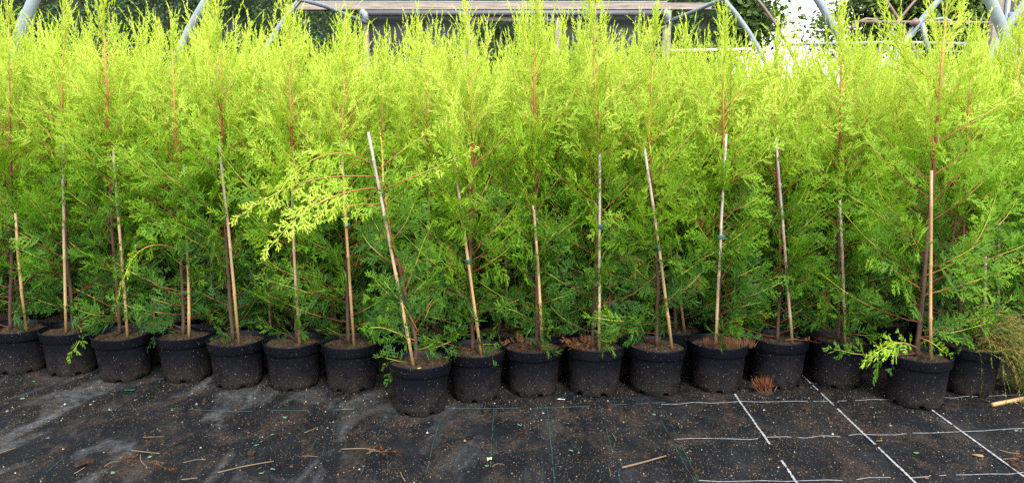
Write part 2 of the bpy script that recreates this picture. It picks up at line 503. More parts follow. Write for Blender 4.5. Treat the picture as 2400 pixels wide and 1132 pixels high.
class Foliage:
    def __init__(self):
        self.V, self.F, self.t, self.d, self.n = [], [], [], [], 0
    def spray(self, pos, T, B, S, tint0, tint1, rng, bend=0.0, dead=0.0, up=False):
        k = min(range(len(SIZES)), key=lambda i: abs(SIZES[i] - S))
        v, f, t = (TEMPL_UP if up else TEMPL)[k][rng.randint(9)]
        sc = S / SIZES[k]
        N = np.cross(T, B)
        x, y, z = v[:, 0] * sc, v[:, 1] * sc, v[:, 2] * sc
        cv = rng.normal(0, 1.6)
        P = pos + x[:, None] * T + y[:, None] * B + (z + cv * x * x)[:, None] * N
        P[:, 2] += bend * x * x / max(S, .02)
        self.V.append(P)
        self.F.append(f + self.n)
        self.t.append(tint0 + (tint1 - tint0) * t)
        self.d.append(np.full(len(v), dead))
        self.n += len(v)
    def whip(self, pos, T, S, tint, rng):
        """a slender young upright shoot"""
        v, f, t = TEMPL_WHIP[rng.randint(6)]
        T = unit(T)
        B = unit(np.cross(T, rng.normal(0, 1, 3)))
        N = np.cross(T, B)
        x = v[:, 0] * S / .13
        cv = rng.normal(0, .9, 2)
        P = pos + x[:, None] * T + (v[:, 1] + cv[0] * x * x)[:, None] * B + (v[:, 2] + cv[1] * x * x)[:, None] * N
        self.V.append(P)
        self.F.append(f + self.n)
        self.t.append(tint + .08 * t)
        self.d.append(np.zeros(len(v)))
        self.n += len(v)
    def mesh(self, name, mat):
        return new_mesh(name, np.concatenate(self.V), np.concatenate(self.F), mat, {'tint': np.concatenate(self.t), 'dead': np.concatenate(self.d)})

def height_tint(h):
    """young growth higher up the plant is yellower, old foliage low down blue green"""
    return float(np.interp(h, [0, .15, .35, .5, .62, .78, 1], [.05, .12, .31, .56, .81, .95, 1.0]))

def add_branch(fol, wood, pts, rng, tint, tip, bare=.2, dens=1.0, smax=.12, r0=.0038, age0=.42, age1=.92, dead=0.0, up=False, roll=None, droop=0.0):
    pts = np.asarray(pts, float)
    L = np.sum(np.linalg.norm(np.diff(pts, axis=0), axis=1))
    n = len(pts)
    wood.tube(pts, np.linspace(r0, r0 * .3, n), 5, False, np.interp(np.linspace(0, 1, n), [0, .25, .5, .75], [age0, age0 + .06, .5 * (age0 + 1.05), 1.0]))
    d = np.concatenate([[0], np.cumsum(np.linalg.norm(np.diff(pts, axis=0), axis=1))])
    Tn = np.gradient(pts, axis=0)
    Tn /= np.linalg.norm(Tn, axis=1, keepdims=True)
    roll = rng.normal(0, .55) if roll is None else roll
    s, side = L * bare * rng.uniform(.7, 1.2), rng.choice([-1, 1])
    while s < L * .985:
        u = s / L
        p = np.array([np.interp(s, d, pts[:, i]) for i in range(3)])
        T = unit([np.interp(s, d, Tn[:, i]) for i in range(3)])
        hor = np.cross(T, [0, 0, 1.0])
        hor = unit(hor) if np.linalg.norm(hor) > .05 else np.array([0, 1.0, 0])
        upv = np.cross(hor, T)
        rr = roll + rng.normal(0, .3) + (rng.uniform(-1.5, 1.5) if rng.rand() < .2 else 0)
        B = upv * math.cos(rr) + hor * math.sin(rr)           # in-plane direction
        S = smax * (1 - u) ** (.9 if up else .6) * min(1, .55 + 1.6 * u) * rng.uniform(.7, 1.2) + (.014 if up else .022)
        a = side * math.radians(rng.uniform(16, 28) if up else rng.uniform(28, 44))
        T2 = unit(T * math.cos(a) + B * math.sin(a) + rng.normal(0, .12, 3))
        B2 = unit(np.cross(np.cross(T2, B if abs(T2.dot(B)) < .98 else T), T2))
        jt = rng.normal(0, .05)
        dd = dead if dead else (rng.uniform(.3, .9) if tint < .3 and rng.rand() < .025 else 0.0)
        fol.spray(p, T2, B2, S, tint + (tip - tint) * u * .8 + jt, tint + (tip - tint) * min(1, u * .8 + .45) + jt, rng, droop, dd, up)
        s += rng.uniform(.017, .027) / dens
        side = -side
    T = Tn[-1]
    hor = np.cross(T, [0, 0, 1.0])
    hor = unit(hor) if np.linalg.norm(hor) > .05 else np.array([0, 1.0, 0])
    upv = np.cross(hor, T)
    B = upv * math.cos(roll) + hor * math.sin(roll)
    fol.spray(pts[-1], T, unit(B), .042 if up else .05, tip, tip + .06, rng, droop, dead, up)

def smooth_line(pts, n):
    pts = np.asarray(pts, float)
    d = np.concatenate([[0], np.cumsum(np.linalg.norm(np.diff(pts, axis=0), axis=1))])
    s = np.linspace(0, d[-1], n)
    P = np.stack([np.interp(s, d, pts[:, i]) for i in range(3)], 1)
    for _ in range(3):
        P[1:-1] = .25 * P[:-2] + .5 * P[1:-1] + .25 * P[2:]
    return P

def make_tree(seed, stem, flat=True, extras=(), dens=1.0, nb=58, width=1.0, lowgap=.012, skip=None, r_base=.0095, tipshift=0.0, tscale=1.0, fwdp=.46):
    """stem: list of local (x,y,z) points from the soil up. Returns trunk mesh and foliage mesh."""
    rng = np.random.RandomState(seed)
    fol, wood = Foliage(), MB()
    st = smooth_line(stem, 40)
    z0, H = st[0][2], st[-1][2]
    st[1:-1, :2] += np.cumsum(rng.normal(0, .0012, (38, 2)), axis=0) * np.linspace(1, .3, 38)[:, None]
    hh = (st[:, 2] - z0) / (H - z0)
    wood.tube(st, np.interp(hh, [0, .4, .8, 1], [r_base, r_base * .75, r_base * .42, .0016]), 8, True,
              np.interp(hh, [0, .25, .4, .55, .68, .8, 1], [.02, .18, .36, .44, .66, .82, .96]))
    az = rng.uniform(0, 6.28)
    for i in range(nb):
        u = (i + rng.uniform(-.3, .3)) / nb
        h = lowgap + u * (.95 - lowgap)
        zt = z0 + h * (H - z0)
        p0 = np.array([np.interp(zt, st[:, 2], st[:, 0]), np.interp(zt, st[:, 2], st[:, 1]), zt])
        if flat:
            az = (0 if i % 2 else math.pi) + rng.normal(.12, .62)
            q = rng.rand()
            if q < .24:
                az = math.pi / 2 + rng.normal(0, .5)
            elif q < fwdp:
                az = -math.pi / 2 + rng.normal(0, .45)
        else:
            az += 2.399 + rng.normal(0, .3)
        Lb = width * np.interp(h, [0, .08, .25, .5, .68, .77, .86, 1], [.24, .32, .40, .42, .36, .19, .07, .03]) * rng.uniform(.72, 1.2)
        fwd = -math.sin(az)
        if flat and fwd > .3:
            Lb *= .62
        e0 = math.radians(np.interp(h, [0, .2, .5, 1], [12, 26, 38, 52]) + rng.normal(0, 8))
        e1 = math.radians(np.interp(h, [0, .2, .5, .8, 1], [20, 42, 62, 76, 84]) + rng.normal(0, 9))
        npt = 9
        e = np.linspace(e0, e1, npt) + rng.normal(0, .05, npt)
        azs = az + np.cumsum(rng.normal(0, .05, npt))
        step = np.stack([np.cos(e) * np.cos(azs), np.cos(e) * np.sin(azs), np.sin(e)], 1) * Lb / (npt - 1)
        pts = p0 + np.concatenate([[[0, 0, 0]], np.cumsum(step[:-1], axis=0)])
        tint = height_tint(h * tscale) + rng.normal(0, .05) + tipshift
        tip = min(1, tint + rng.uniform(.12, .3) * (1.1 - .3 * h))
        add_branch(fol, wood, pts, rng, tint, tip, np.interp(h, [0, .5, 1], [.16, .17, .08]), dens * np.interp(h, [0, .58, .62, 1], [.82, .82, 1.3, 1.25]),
                   np.interp(h, [0, .3, .75, 1], [.12, .15, .105, .04]), np.interp(h, [0, .5, 1], [.0021, .0026, .0016]),
                   np.interp(h, [0, .4, .6, .8, 1], [.38, .44, .62, .78, .9]), 1.0 if h > .8 else .92, up=h > .6,
                   droop=np.interp(h, [0, .3, .6], [-.04, -.03, 0]))
        if h > .42 and tscale == 1:
            for _ in range(1 if h < .6 else 2):
                q = pts[rng.randint(5, npt)]
                fol.whip(q, np.array([rng.normal(0, .16), rng.normal(0, .16), 1]) + .35 * unit(pts[-1] - pts[-3]), rng.uniform(.09, .17), min(1, tip), rng)
    # leader
    if tscale == 1:
        for _ in range(7):
            q = st[rng.randint(30, 39)]
            fol.whip(q, np.array([rng.normal(0, .2), rng.normal(0, .2), 1]), rng.uniform(.07, .14), .93, rng)
    i0 = int(len(st) * .80)
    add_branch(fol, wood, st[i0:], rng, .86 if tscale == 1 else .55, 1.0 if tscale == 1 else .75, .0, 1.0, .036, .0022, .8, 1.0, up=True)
    for pts, tint, tip, smax, bare in extras:
        add_branch(fol, wood, smooth_line(pts, 12), rng, tint * .94, tip * .97, bare, 1.05, smax * .78, .0030, .62, .95, droop=-.12, roll=rng.normal(0, .25))
    return wood.mesh('trunk', M_BARK, True, 'age'), fol.mesh('foliage', M_FOL)

# ---- pots
NOTCH = {k * 16 + q for k in range(6) for q in range(4)}
pot_prof = [(.060, .016), (.096, .016), (.099, .0), (.1022, .003), (.1048, .030), (.1165, .158), (.118, .166)]
def pot_z(i, j, z):
    return .014 + (.002 if i == 3 else 0) if i in (2, 3) and j in NOTCH else z
v, f = lathe(pot_prof, 96, pot_z)
ME_POT = new_mesh('pot', v, f, M_POT, smooth=True)
v, f = lathe([(.117, .163), (.1235, .1635), (.1250, .167), (.1292, .204), (.1302, .208), (.1285, .2105), (.1262, .2085), (.122, .165)], 48)
ME_RIM = new_mesh('rim', v, f, M_POT, smooth=True)
def soil_mesh(seed):
    rng = np.random.RandomState(seed)
    V, F = [(0, 0, .2)], []
    R, Sg = 9, 30
    for i in range(1, R + 1):
        for j in range(Sg):
            r = .1235 * i / R
            t = 2 * math.pi * j / Sg
            V.append((r * math.cos(t), r * math.sin(t), .190 + .008 * (1 - i / R) + (rng.normal(0, .0035) if i < R else -.004)))
    for j in range(Sg):
        F.append((0, 1 + j, 1 + (j + 1) % Sg))
    for i in range(R - 1):
        for j in range(Sg):
            a, b = 1 + i * Sg + j, 1 + i * Sg + (j + 1) % Sg
            F.append((a, a + Sg, b + Sg, b))
    return new_mesh('soil', V, F, M_SOIL)
ME_SOIL = [soil_mesh(i) for i in range(3)]

def cane_mesh(length, seed, r=.0065):
    rng = np.random.RandomState(seed)
    z, pts, rad = 0.0, [], []
    node = rng.uniform(.12, .26)
    zs = [0.0]
    nodes = []
    while node < length - .05:
        nodes.append(node)
        node += rng.uniform(.17, .27)
    Z, R = [0.0], [r * 1.05]
    for nd in nodes:
        for dz, k in ((-.012, 1.0), (-.003, 1.18), (.002, 1.22), (.006, .98)):
            Z.append(nd + dz)
            R.append(r * k * (1.05 - .2 * nd / length))
    Z.append(length)
    R.append(r * .85)
    bow = rng.normal(0, .006)
    P = [(bow * math.sin(math.pi * q / length) + rng.normal(0, .0006), rng.normal(0, .0006), q) for q in Z]
    mb = MB()
    mb.tube(P, R, 10, True)
    return mb.mesh('bamboo_cane', M_CANE, True)

def tie_mesh():
    mb = MB()
    for z, r in ((0, .0125), (.007, .013), (.014, .0125)):
        pass
    v, f = lathe([(.0128, 0), (.0138, .003), (.0138, .013), (.0128, .016), (.0118, .008), (.0128, 0)], 14)
    v = np.array(v) * (1.45, 1.0, 1.0)
    mb.add(v, f)
    return mb.mesh('cane_tie', M_TIE, True)
ME_TIE = tie_mesh()

def between(a, b):
    d = (b - a)
    return d.to_track_quat('Z', 'Y').to_euler(), d.length

# pot: (rim centre px, base front px), cane (bottom px, top px, forward offset), stem px line, look
FRONT = [
    dict(px=45, py=880, cane=((62, 765), (36, 500)), stem=[(25, 770), (28, 520), (22, 300), (18, 60)], top=-20,
         label='potted conifer at the left end of the front row, cut by the frame'),
    dict(px=166, py=884, cane=((155, 775), (148, 335)), stem=[(172, 770), (155, 600), (142, 290), (150, 80)], top=-40, tie=None,
         label='potted conifer second from the left, grey cane and a sprig hanging over its rim',
         extras=[([(172, 755), (192, 770), (190, 795), (172, 822)], .36, .62, .06, .1, .12)]),
    dict(px=290, py=897, cane=((299, 790), (265, 350)), stem=[(280, 780), (262, 500), (254, 200), (243, 40)], top=-60,
         label='potted conifer with tan cane and tall reddish leader, third from the left'),
    dict(px=437, py=899, cane=((443, 794), (430, 385)), stem=[(430, 785), (426, 600), (412, 300), (405, 140)], top=10,
         label='potted conifer whose yellow drooping tip hangs beside the third cane from the left',
         extras=[([(425, 590), (390, 570), (335, 575), (305, 610), (284, 670)], .35, .92, .075, .2, .25)]),
    dict(px=556, py=914, cane=((560, 808), (514, 340)), stem=[(546, 800), (530, 600), (522, 300), (516, 60)], top=-60,
         label='potted conifer with a pale cane leaning left in wide soil-topped pot, fifth from the left'),
    dict(px=688, py=919, cane=((703, 808), (684, 400)), stem=[(697, 800), (687, 600), (683, 380), (672, 80)], top=20,
         label='potted conifer sixth from the left, its stem close beside a short cane'),
    dict(px=823, py=922, cane=((830, 815), (799, 320)), stem=[(817, 812), (808, 500), (800, 300), (810, 120)], top=40, tie=525,
         label='potted conifer just left of the pot standing out in front, tape tied to its cane'),
    dict(px=984, py=979, cane=((968, 850), (863, 310)), stem=[(973, 850), (978, 800), (945, 660), (912, 540), (897, 440), (890, 330)], top=300, tie=None, short=True,
         label='smaller conifer in the foremost pot, with drooping yellow branches and a leaning cane',
         extras=[([(895, 400), (865, 372), (800, 352), (750, 358), (690, 400), (650, 450), (632, 490)], .72, 1.0, .10, .16, .22),
                 ([(900, 440), (850, 440), (760, 465), (690, 510), (634, 578)], .72, 1.0, .13, .18, .25),
                 ([(905, 480), (870, 478), (810, 482), (740, 500), (700, 520)], .6, .9, .11, .2, .18),
                 ([(897, 415), (800, 410), (700, 425), (630, 460), (566, 503)], .74, 1.0, .12, .25, .2),
                 ([(893, 395), (930, 362), (970, 335), (1010, 305)], .6, .85, .08, .3, .05),
                 ([(900, 445), (960, 418), (1015, 396), (1095, 358)], .62, .9, .09, .15, .12),
                 ([(925, 590), (900, 560), (905, 520), (915, 490)], .22, .4, .09, .1, .1),
                 ([(950, 680), (975, 620), (990, 570), (1010, 530)], .2, .38, .11, .12, .08),
                 ([(978, 800), (930, 780), (895, 765), (866, 768)], .10, .3, .15, .1, .12),
                 ([(975, 780), (1000, 740), (1010, 710), (1030, 700)], .08, .24, .15, .1, .1),
                 ([(976, 770), (950, 720), (925, 690), (900, 660)], .08, .24, .15, .1, .1),
                 ([(976, 820), (1000, 815), (1022, 800)], .12, .3, .10, .1, .1)]),
    dict(px=1115, py=946, cane=((1127, 828), (1057, 322)), stem=[(1108, 815), (1103, 600), (1108, 400), (1105, 200), (1092, 90)], top=20, tie=605,
         label='potted conifer immediately right of the foremost pot, with a thick leaning tan cane'),
    dict(px=1250, py=934, cane=((1270, 818), (1250, 480)), stem=[(1258, 808), (1255, 560), (1252, 300), (1256, 60)], top=-60, dead=True,
         label='potted conifer with a small brown dead sprig on the left of its pot'),
    dict(px=1393, py=932, cane=((1404, 812), (1406, 360)), stem=[(1388, 808), (1398, 600), (1405, 300), (1391, 150), (1396, 20)], top=-70, tie=525, dead=True,
         label='potted conifer with upright cane and brown dead fronds at its base on both sides'),
    dict(px=1536, py=930, cane=((1574, 810), (1511, 350)), stem=[(1540, 806), (1543, 650), (1527, 400), (1530, 200), (1536, 90)], top=30, tie=575,
         label='potted conifer with a whitish cane crossing its stem and leaning left'),
    dict(px=1683, py=924, cane=((1678, 800), (1702, 315)), stem=[(1681, 800), (1685, 600), (1690, 350), (1690, 150)], top=-20, tie=545, moss=True,
         label='potted conifer with red-brown moss round its stem and cane rising past the stem'),
    dict(px=1822, py=914, cane=((1856, 798), (1818, 322)), stem=[(1822, 790), (1830, 580), (1825, 400), (1820, 200)], top=30,
         label='potted conifer behind the red grass tuft, its cane right of the stem'),
    dict(px=1964, py=914, cane=((1981, 798), (1969, 470)), stem=[(1965, 790), (1968, 450), (1972, 180), (1966, 60)], top=-40,
         label='potted conifer with pale jointed cane just left of the forward pot on the right'),
    dict(px=2150, py=962, cane=((2181, 838), (2183, 400)), stem=[(2150, 830), (2163, 660), (2183, 420), (2203, 200), (2217, 40)], top=-90, r=.0105, nb=46, w=1.28, fwdp=.28,
         label='broad conifer in the forward pot on the right, bright spray drooping over its rim',
         extras=[([(2150, 815), (2120, 800), (2080, 808), (2034, 842)], .5, .82, .10, .15, .2),
                 ([(2152, 790), (2180, 800), (2210, 822)], .3, .5, .05, .2, .12),
                 ([(2172, 690), (2240, 672), (2310, 650), (2390, 620)], .36, .62, .17, .12, .1),
                 ([(2170, 645), (2240, 622), (2290, 575), (2318, 510), (2345, 430)], .38, .62, .16, .15, .05),
                 ([(2155, 675), (2100, 640), (2050, 590), (2032, 500)], .34, .56, .16, .15, .05)]),
    dict(px=2272, py=932, cane=((2305, 800), (2310, 600)), stem=[(2255, 800), (2250, 700), (2262, 450), (2275, 200)], top=40, thread=True,
         label='potted conifer at the right with brown threadlike growth spilling over its rim'),
]

def side_part(pts, tint, tip, dead, seed, smax=.05):
    rng = np.random.RandomState(seed)
    fol, wood = Foliage(), MB()
    for p in pts:
        add_branch(fol, wood, smooth_line(p, 8), rng, tint, tip, .1, 1.1, smax, .0018, .35, .6, dead)
    v, f = np.concatenate(wood.v), wood.f
    return fol.mesh('dead_frond', M_FOL)

front_xy = []
for i, s in enumerate(FRONT):
    g = ground(s['px'], s['py'])
    base = Vector((g.x, g.y + .102, 0))
    base.x = at(s['px'], s['py'] - 90, base.y).x
    front_xy.append((base.x, base.y))
    root = obj('potted_conifer', None, loc=base, label=s['label'], cat='potted conifer', group='conifers in the front line of pots')
    root.empty_display_size = .1
    rng = np.random.RandomState(100 + i)
    rz = rng.uniform(0, 6.28)
    p = obj('pot', ME_POT, root, rot=(rng.normal(0, .012), rng.normal(0, .012), rz))
    p.scale = (1 + rng.normal(0, .018), 1 + rng.normal(0, .018), 1 + rng.normal(0, .012))
    obj('rim', ME_RIM, p)
    obj('soil', ME_SOIL[i % 3], root, rot=(0, 0, rz))
    loc = lambda px, py, dy=0.0: at(px, py, base.y + dy) - base
    st = [loc(*q) for q in s['stem']]
    st[0] = Vector((st[0].x, st[0].y, .19))
    if s.get('short'):
        top = loc(892, 320)
        st[-1] = top
    else:
        topz = loc(s['stem'][-1][0], s['top'] + (0 if s['top'] < -50 else 35)).z
        st = st + [Vector((st[-1].x + (st[-1].x - st[-2].x) * .2, 0, max(topz, st[-1].z + .12)))]
    ex = []
    for pxs, t0, t1, smax, bare, fwd in s.get('extras', []):
        n = len(pxs)
        ex.append(([loc(q[0], q[1], -fwd * k / (n - 1)) for k, q in enumerate(pxs)], t0, t1, smax, bare))
    tm, fm = make_tree(300 + i, st, True, ex, nb=22 if s.get('short') else s.get('nb', 60), width=.46 if s.get('short') else s.get('w', 1.0),
                       lowgap=.012, fwdp=s.get('fwdp', .46), tscale=.36 if s.get('short') else 1.0, r_base=s.get('r', .0085))
    obj('trunk', tm, root)
    obj('foliage', fm, root, kind='stuff')
    a, b = loc(*s['cane'][0], -.04), loc(*s['cane'][1], -.065)
    if a.z > .19:
        a = a + (a - b).normalized() * (a.z - .185)
    e, L = between(a, b)
    obj('bamboo_cane', cane_mesh(L, 500 + i), root, loc=a, rot=e)
    if s.get('tie'):
        t = (s['tie'] - s['cane'][0][1]) / (s['cane'][1][1] - s['cane'][0][1])
        q = a.lerp(b, t)
        obj('cane_tie', ME_TIE, root, loc=q + Vector((0, .004, 0)), rot=e)
    if s.get('dead'):
        pl = []
        for k in range(2 if i == 10 else 1):
            a0 = math.pi + rng.normal(0, .4) if k != 2 else .2
            pl.append([(0, -.02, .2), (.05 * math.cos(a0), -.05, .225), (.11 * math.cos(a0), -.06 + .02 * k, .235 - .02 * k)])
        obj('dead_frond', side_part(pl, .3, .4, 1.0, 700 + i), root, kind='stuff')
    if s.get('moss'):
        V, F, T = [], [], []
        for k in range(1100):
            r, t = .07 * math.sqrt(rng.rand()), rng.uniform(0, 6.28)
            x, y = r * math.cos(t) + (.085 if k % 4 == 0 else 0), r * math.sin(t) * .7 - .02
            h = rng.uniform(.015, .04)
            n = len(V)
            V += [(x - .0012, y, .192), (x + .0012, y, .192), (x + rng.normal(0, .008), y + rng.normal(0, .008), .195 + h)]
            F.append((n, n + 1, n + 2))
            T += [.3, .3, rng.uniform(0, 1)]
        m_moss = mat_leaf('red_moss', [(0, (0.05, 0.06, 0.02)), (.35, (.10, .05, .025)), (1, (.34, .10, .05))])
        obj('moss', new_mesh('moss', np.array(V), np.array(F), m_moss, {'tint': T}), root, kind='stuff')
    if s.get('thread'):
        m_thr = mat_leaf('thread_foliage', [(0, (.04, .07, .015)), (.45, (.13, .17, .025)), (.75, (.25, .20, .05)), (1, (.36, .17, .07))])
        V, F, T = [], [], []
        for k in range(520):
            a0 = rng.normal(-.15, .55)
            p0 = np.array([rng.uniform(-.03, .1), rng.uniform(-.08, .06), rng.uniform(.2, .31)])
            d = np.array([math.cos(a0), math.sin(a0) * .8 - .1, rng.uniform(.2, 1.5)])
            Ls = rng.uniform(.12, .48)
            vel, pnt, tt = unit(d), p0.copy(), rng.uniform(.1, .8) + (.3 if rng.rand() < .35 else 0)
            n_s = 16
            pp = [p0]
            for q in range(n_s):
                vel = unit(vel + np.array([.05, -.01, -.20 * (Ls / .3)]) + rng.normal(0, .09, 3))
                pnt = pnt + vel * Ls / n_s
                rr_ = math.hypot(pnt[0], pnt[1])
                if pnt[2] < .215 and rr_ < .14:
                    pnt[:2] *= .14 / max(rr_, .01)
                pnt[2] = max(pnt[2], .012)
                pp.append(pnt.copy())
            for q in range(n_s):
                a, b = pp[q], pp[q + 1]
                tdir = unit(b - a)
                sd_ = unit(np.cross(tdir, rng.normal(0, 1, 3)))
                n = len(V)
                V += [a - sd_ * .0019, a + sd_ * .0019, b]
                F.append((n, n + 1, n + 2))
                T += [tt * .8, tt * .8, tt]
                for _ in range(2):
                    sd_ = unit(np.cross(tdir, rng.normal(0, 1, 3)))
                    c = a + (b - a) * rng.rand()
                    e_ = c + (sd_ * .7 + tdir) * rng.uniform(.006, .014)
                    n = len(V)
                    V += [c - tdir * .0024, c + tdir * .0024, e_]
                    F.append((n, n + 1, n + 2))
                    T += [tt * .8, tt * .8, min(1, tt + rng.uniform(-.1, .2))]
        obj('threadlike_growth', new_mesh('threadlike_growth', np.array(V), np.array(F), m_thr, {'tint': T}), root, kind='stuff')

# ---- the rows behind: eight plants, copied
VAR = []
for k in range(8):
    rng = np.random.RandomState(40 + k)
    H = 1.23 + .05 * (k % 5)
    bow = rng.normal(0, .02, 2)
    stem = [(0, 0, .19), (bow[0], bow[1], .19 + H * .4), (bow[0] * 1.4, bow[1] * .5, .19 + H * .75), (bow[0], 0, .19 + H)]
    tm, fm = make_tree(900 + k, stem, False, nb=54, width=1.0, dens=.95)
    VAR.append((tm, fm))
CANES = [cane_mesh(L, 60 + q) for q, L in enumerate((.72, .8, .86, .92))]

rng = np.random.RandomState(77)
fx = np.array([q[0] for q in front_xy])
fy = np.array([q[1] for q in front_xy])
row_y = np.poly1d(np.polyfit(fx[[0, 2, 4, 6, 9, 11, 14]], fy[[0, 2, 4, 6, 9, 11, 14]], 2))
ORD = 'first second third fourth fifth sixth seventh eighth ninth tenth eleventh twelfth thirteenth fourteenth fifteenth sixteenth seventeenth'.split()
seen_gap = {}
def rear_label(row, x):
    if row > 3:
        return 'golden green conifer sapling in the packed rear rows, only its upper growth showing'
    if row > 1:
        return 'conifer in the %s row of pots, mostly hidden by the plants before it' % ORD[row]
    k = int(np.searchsorted(fx, x))
    n = seen_gap[k] = seen_gap.get(k, 0) + 1
    more = '' if n == 1 else ', the one further right'
    if k == 0:
        return 'second-row conifer left of the first front pot, %s one from it' % ORD[n - 1]
    if k == 17:
        return 'second-row conifer right of the last front pot' + (', %s one out' % ORD[n - 1])
    return 'second-row conifer behind the %s and %s front pots from the left%s' % (ORD[k - 1], ORD[k], more)
count = 0
for row in range(1, 12):
    x = -3.75 + (.14 if row % 2 else 0)
    while x < 3.75:
        xx = x + rng.uniform(-.03, .03)
        yy = float(row_y(np.clip(xx, -2.2, 2.1))) + .262 * row + rng.uniform(-.03, .03)
        x += .272 + (.03 if row > 5 else 0)
        if abs(xx) > (yy + .25) * .735 + .25:
            continue
        back = row > 3
        root = obj('potted_conifer', None, loc=(xx, yy, 0), rot=(0, 0, rng.uniform(0, 6.28)), cat='potted conifer',
                   label=rear_label(row, xx), group='conifers in the rear rows' if back else 'conifers just behind the front line')
        tm, fm = VAR[rng.randint(8)]
        sc = rng.uniform(.98, 1.10) if row < 3 else rng.uniform(.91, 1.09)
        tilt = (rng.normal(0, .025), rng.normal(0, .025), 0)
        p = obj('pot', ME_POT, root)
        if not back:
            obj('rim', ME_RIM, p)
            obj('soil', ME_SOIL[count % 3], root)
            obj('bamboo_cane', CANES[rng.randint(4)], root, loc=(.04, rng.uniform(-.03, .03), .18), rot=(rng.normal(0, .04), rng.normal(-.03, .04), 0))
        for nm, me in (('trunk', tm), ('foliage', fm)):
            o = obj(nm, me, root, rot=tilt, kind='stuff' if nm == 'foliage' else None)
            o.scale = (sc, sc, sc)
            o.location.z = .19 * (1 - sc)
        count += 1

# ------------------------------------------------------------------ tunnel frames behind
R_H, Z_C, R_T = 3.6, .2, .036
def hoop(name, X0, Y, r, mat, label, lo=-.06, hi=math.pi + .06, R=R_H, zc=Z_C, group='tunnel hoops', cat='tunnel hoop'):
    t = np.linspace(lo, hi, 44)
    mb = MB()
    mb.tube(np.stack([R * np.cos(t), 0 * t, np.maximum(zc + R * np.sin(t), 0)], 1), r, 12, True)
    return obj(name, mb.mesh(name, mat, True), loc=(X0, Y, 0), label=label, cat=cat, group=group)

hoop('tunnel_hoop', 0, 5.05, R_T, M_GALV, 'nearest galvanised tunnel hoop, thick pale legs near both picture edges')
hoop('tunnel_hoop', 0, 7.3, R_T, M_GALV, 'second galvanised tunnel hoop, standing between the nearest and the third')
hoop('tunnel_hoop', 0, 9.45, R_T * .9, M_GALV, 'third galvanised tunnel hoop, just in front of the timber door frame')
XN = 7.62
hoop('tunnel_hoop', XN, 7.0, R_T, M_GALV, 'pale hoop leg of the neighbouring tunnel at the right picture edge')
hoop('tunnel_hoop', XN, 8.9, R_T, M_GALV, 'neighbouring tunnel hoop slanting over the rusty rail, with a rust band')
hoop('tunnel_hoop', .9, 13.0, .026, M_RUST, 'thin rusty tunnel hoop against the white sky', R=4.4, zc=.3)
hoop('tunnel_hoop', 2.9, 13.8, .028, M_RUST, 'rusty brown tunnel hoop crossing in front of the dense tree', R=4.9, zc=.3)
hoop('tunnel_hoop', 11.3, 14.5, .024, M_RUST, 'dark thin tunnel hoop rising towards the gap in the trees', R=4.9, zc=.3)

def pipe(name, pts, r, mat, label, cat='pipe', group=None):
    mb = MB()
    mb.tube(pts, r, 10, True)
    return obj(name, mb.mesh(name, mat, True), label=label, cat=cat, group=group)
YE = 10.8
pipe('brace_pipe', [at(690, -5, 9.3), at(760, 15, 9.8), at(862, 56, YE - .1)], .026, M_GALV, 'galvanised brace pipe sloping down to the left post of the timber frame')
pipe('brace_pipe', [at(1705, -8, 9.3), at(1640, 22, 9.8), at(1556, 57, YE - .1)], .026, M_GALV, 'galvanised brace pipe sloping down to the right post of the timber frame')
pipe('rail_pipe', [at(1440, 119, 12.4), at(1590, 119, 12.3), at(1760, 116, 12.2)], .022, M_WHITE, 'white horizontal rail low behind the tree tops right of the timber frame')
pipe('rail_pipe', [at(1830, 106, 12.6), at(2090, 100, 12.2), at(2330, 105, 11.8)], .026, M_GALV, 'grey horizontal rail under the trees at the right')
pipe('rail_pipe', [at(1960, 121, 12.9), at(2340, 122, 12.0)], .014, M_GALV, 'thin lower rail under the trees at the right')
pipe('rail_pipe', [at(2000, 52, 12.5), at(2180, 53, 12.4), at(2350, 55, 12.3)], .024, M_RUST, 'rust-streaked horizontal rail in front of the dense tree')
pipe('arched_pipe', [at(1985, 78, 12.6), at(2005, 55, 12.6), at(2030, 45, 12.6), at(2052, 47, 12.6), at(2066, 56, 12.6)], .022, M_RUST, 'small arched rusty pipe end below the gap in the trees')
pipe('arched_pipe', [at(2172, 56, 12.6), at(2185, 47, 12.6), at(2208, 44, 12.6), at(2228, 50, 12.6), at(2240, 62, 12.6)], .022, M_GALV, 'small arched grey pipe above the rusty rail')
pipe('brace_pipe', [at(2160, 55, 8.9), at(2168, 90, 8.9), at(2184, 150, 8.9)], .032, M_GALV, 'pale brace pipe running down from the rust band')
pipe('brace_pipe', [at(2090, 76, 12.0), at(2106, 100, 12.0), at(2120, 130, 12.0)], .022, M_GALV, 'thin pale brace between the two grey rails')
mb = MB()
mb.tube([at(2140, 50, 8.84), at(2149, 58, 8.84)], .047, 12, True)
obj('pipe_clamp', mb.mesh('pipe_clamp', M_RUST, True), label='rusty clamp band on the slanting neighbouring hoop', cat='clamp')

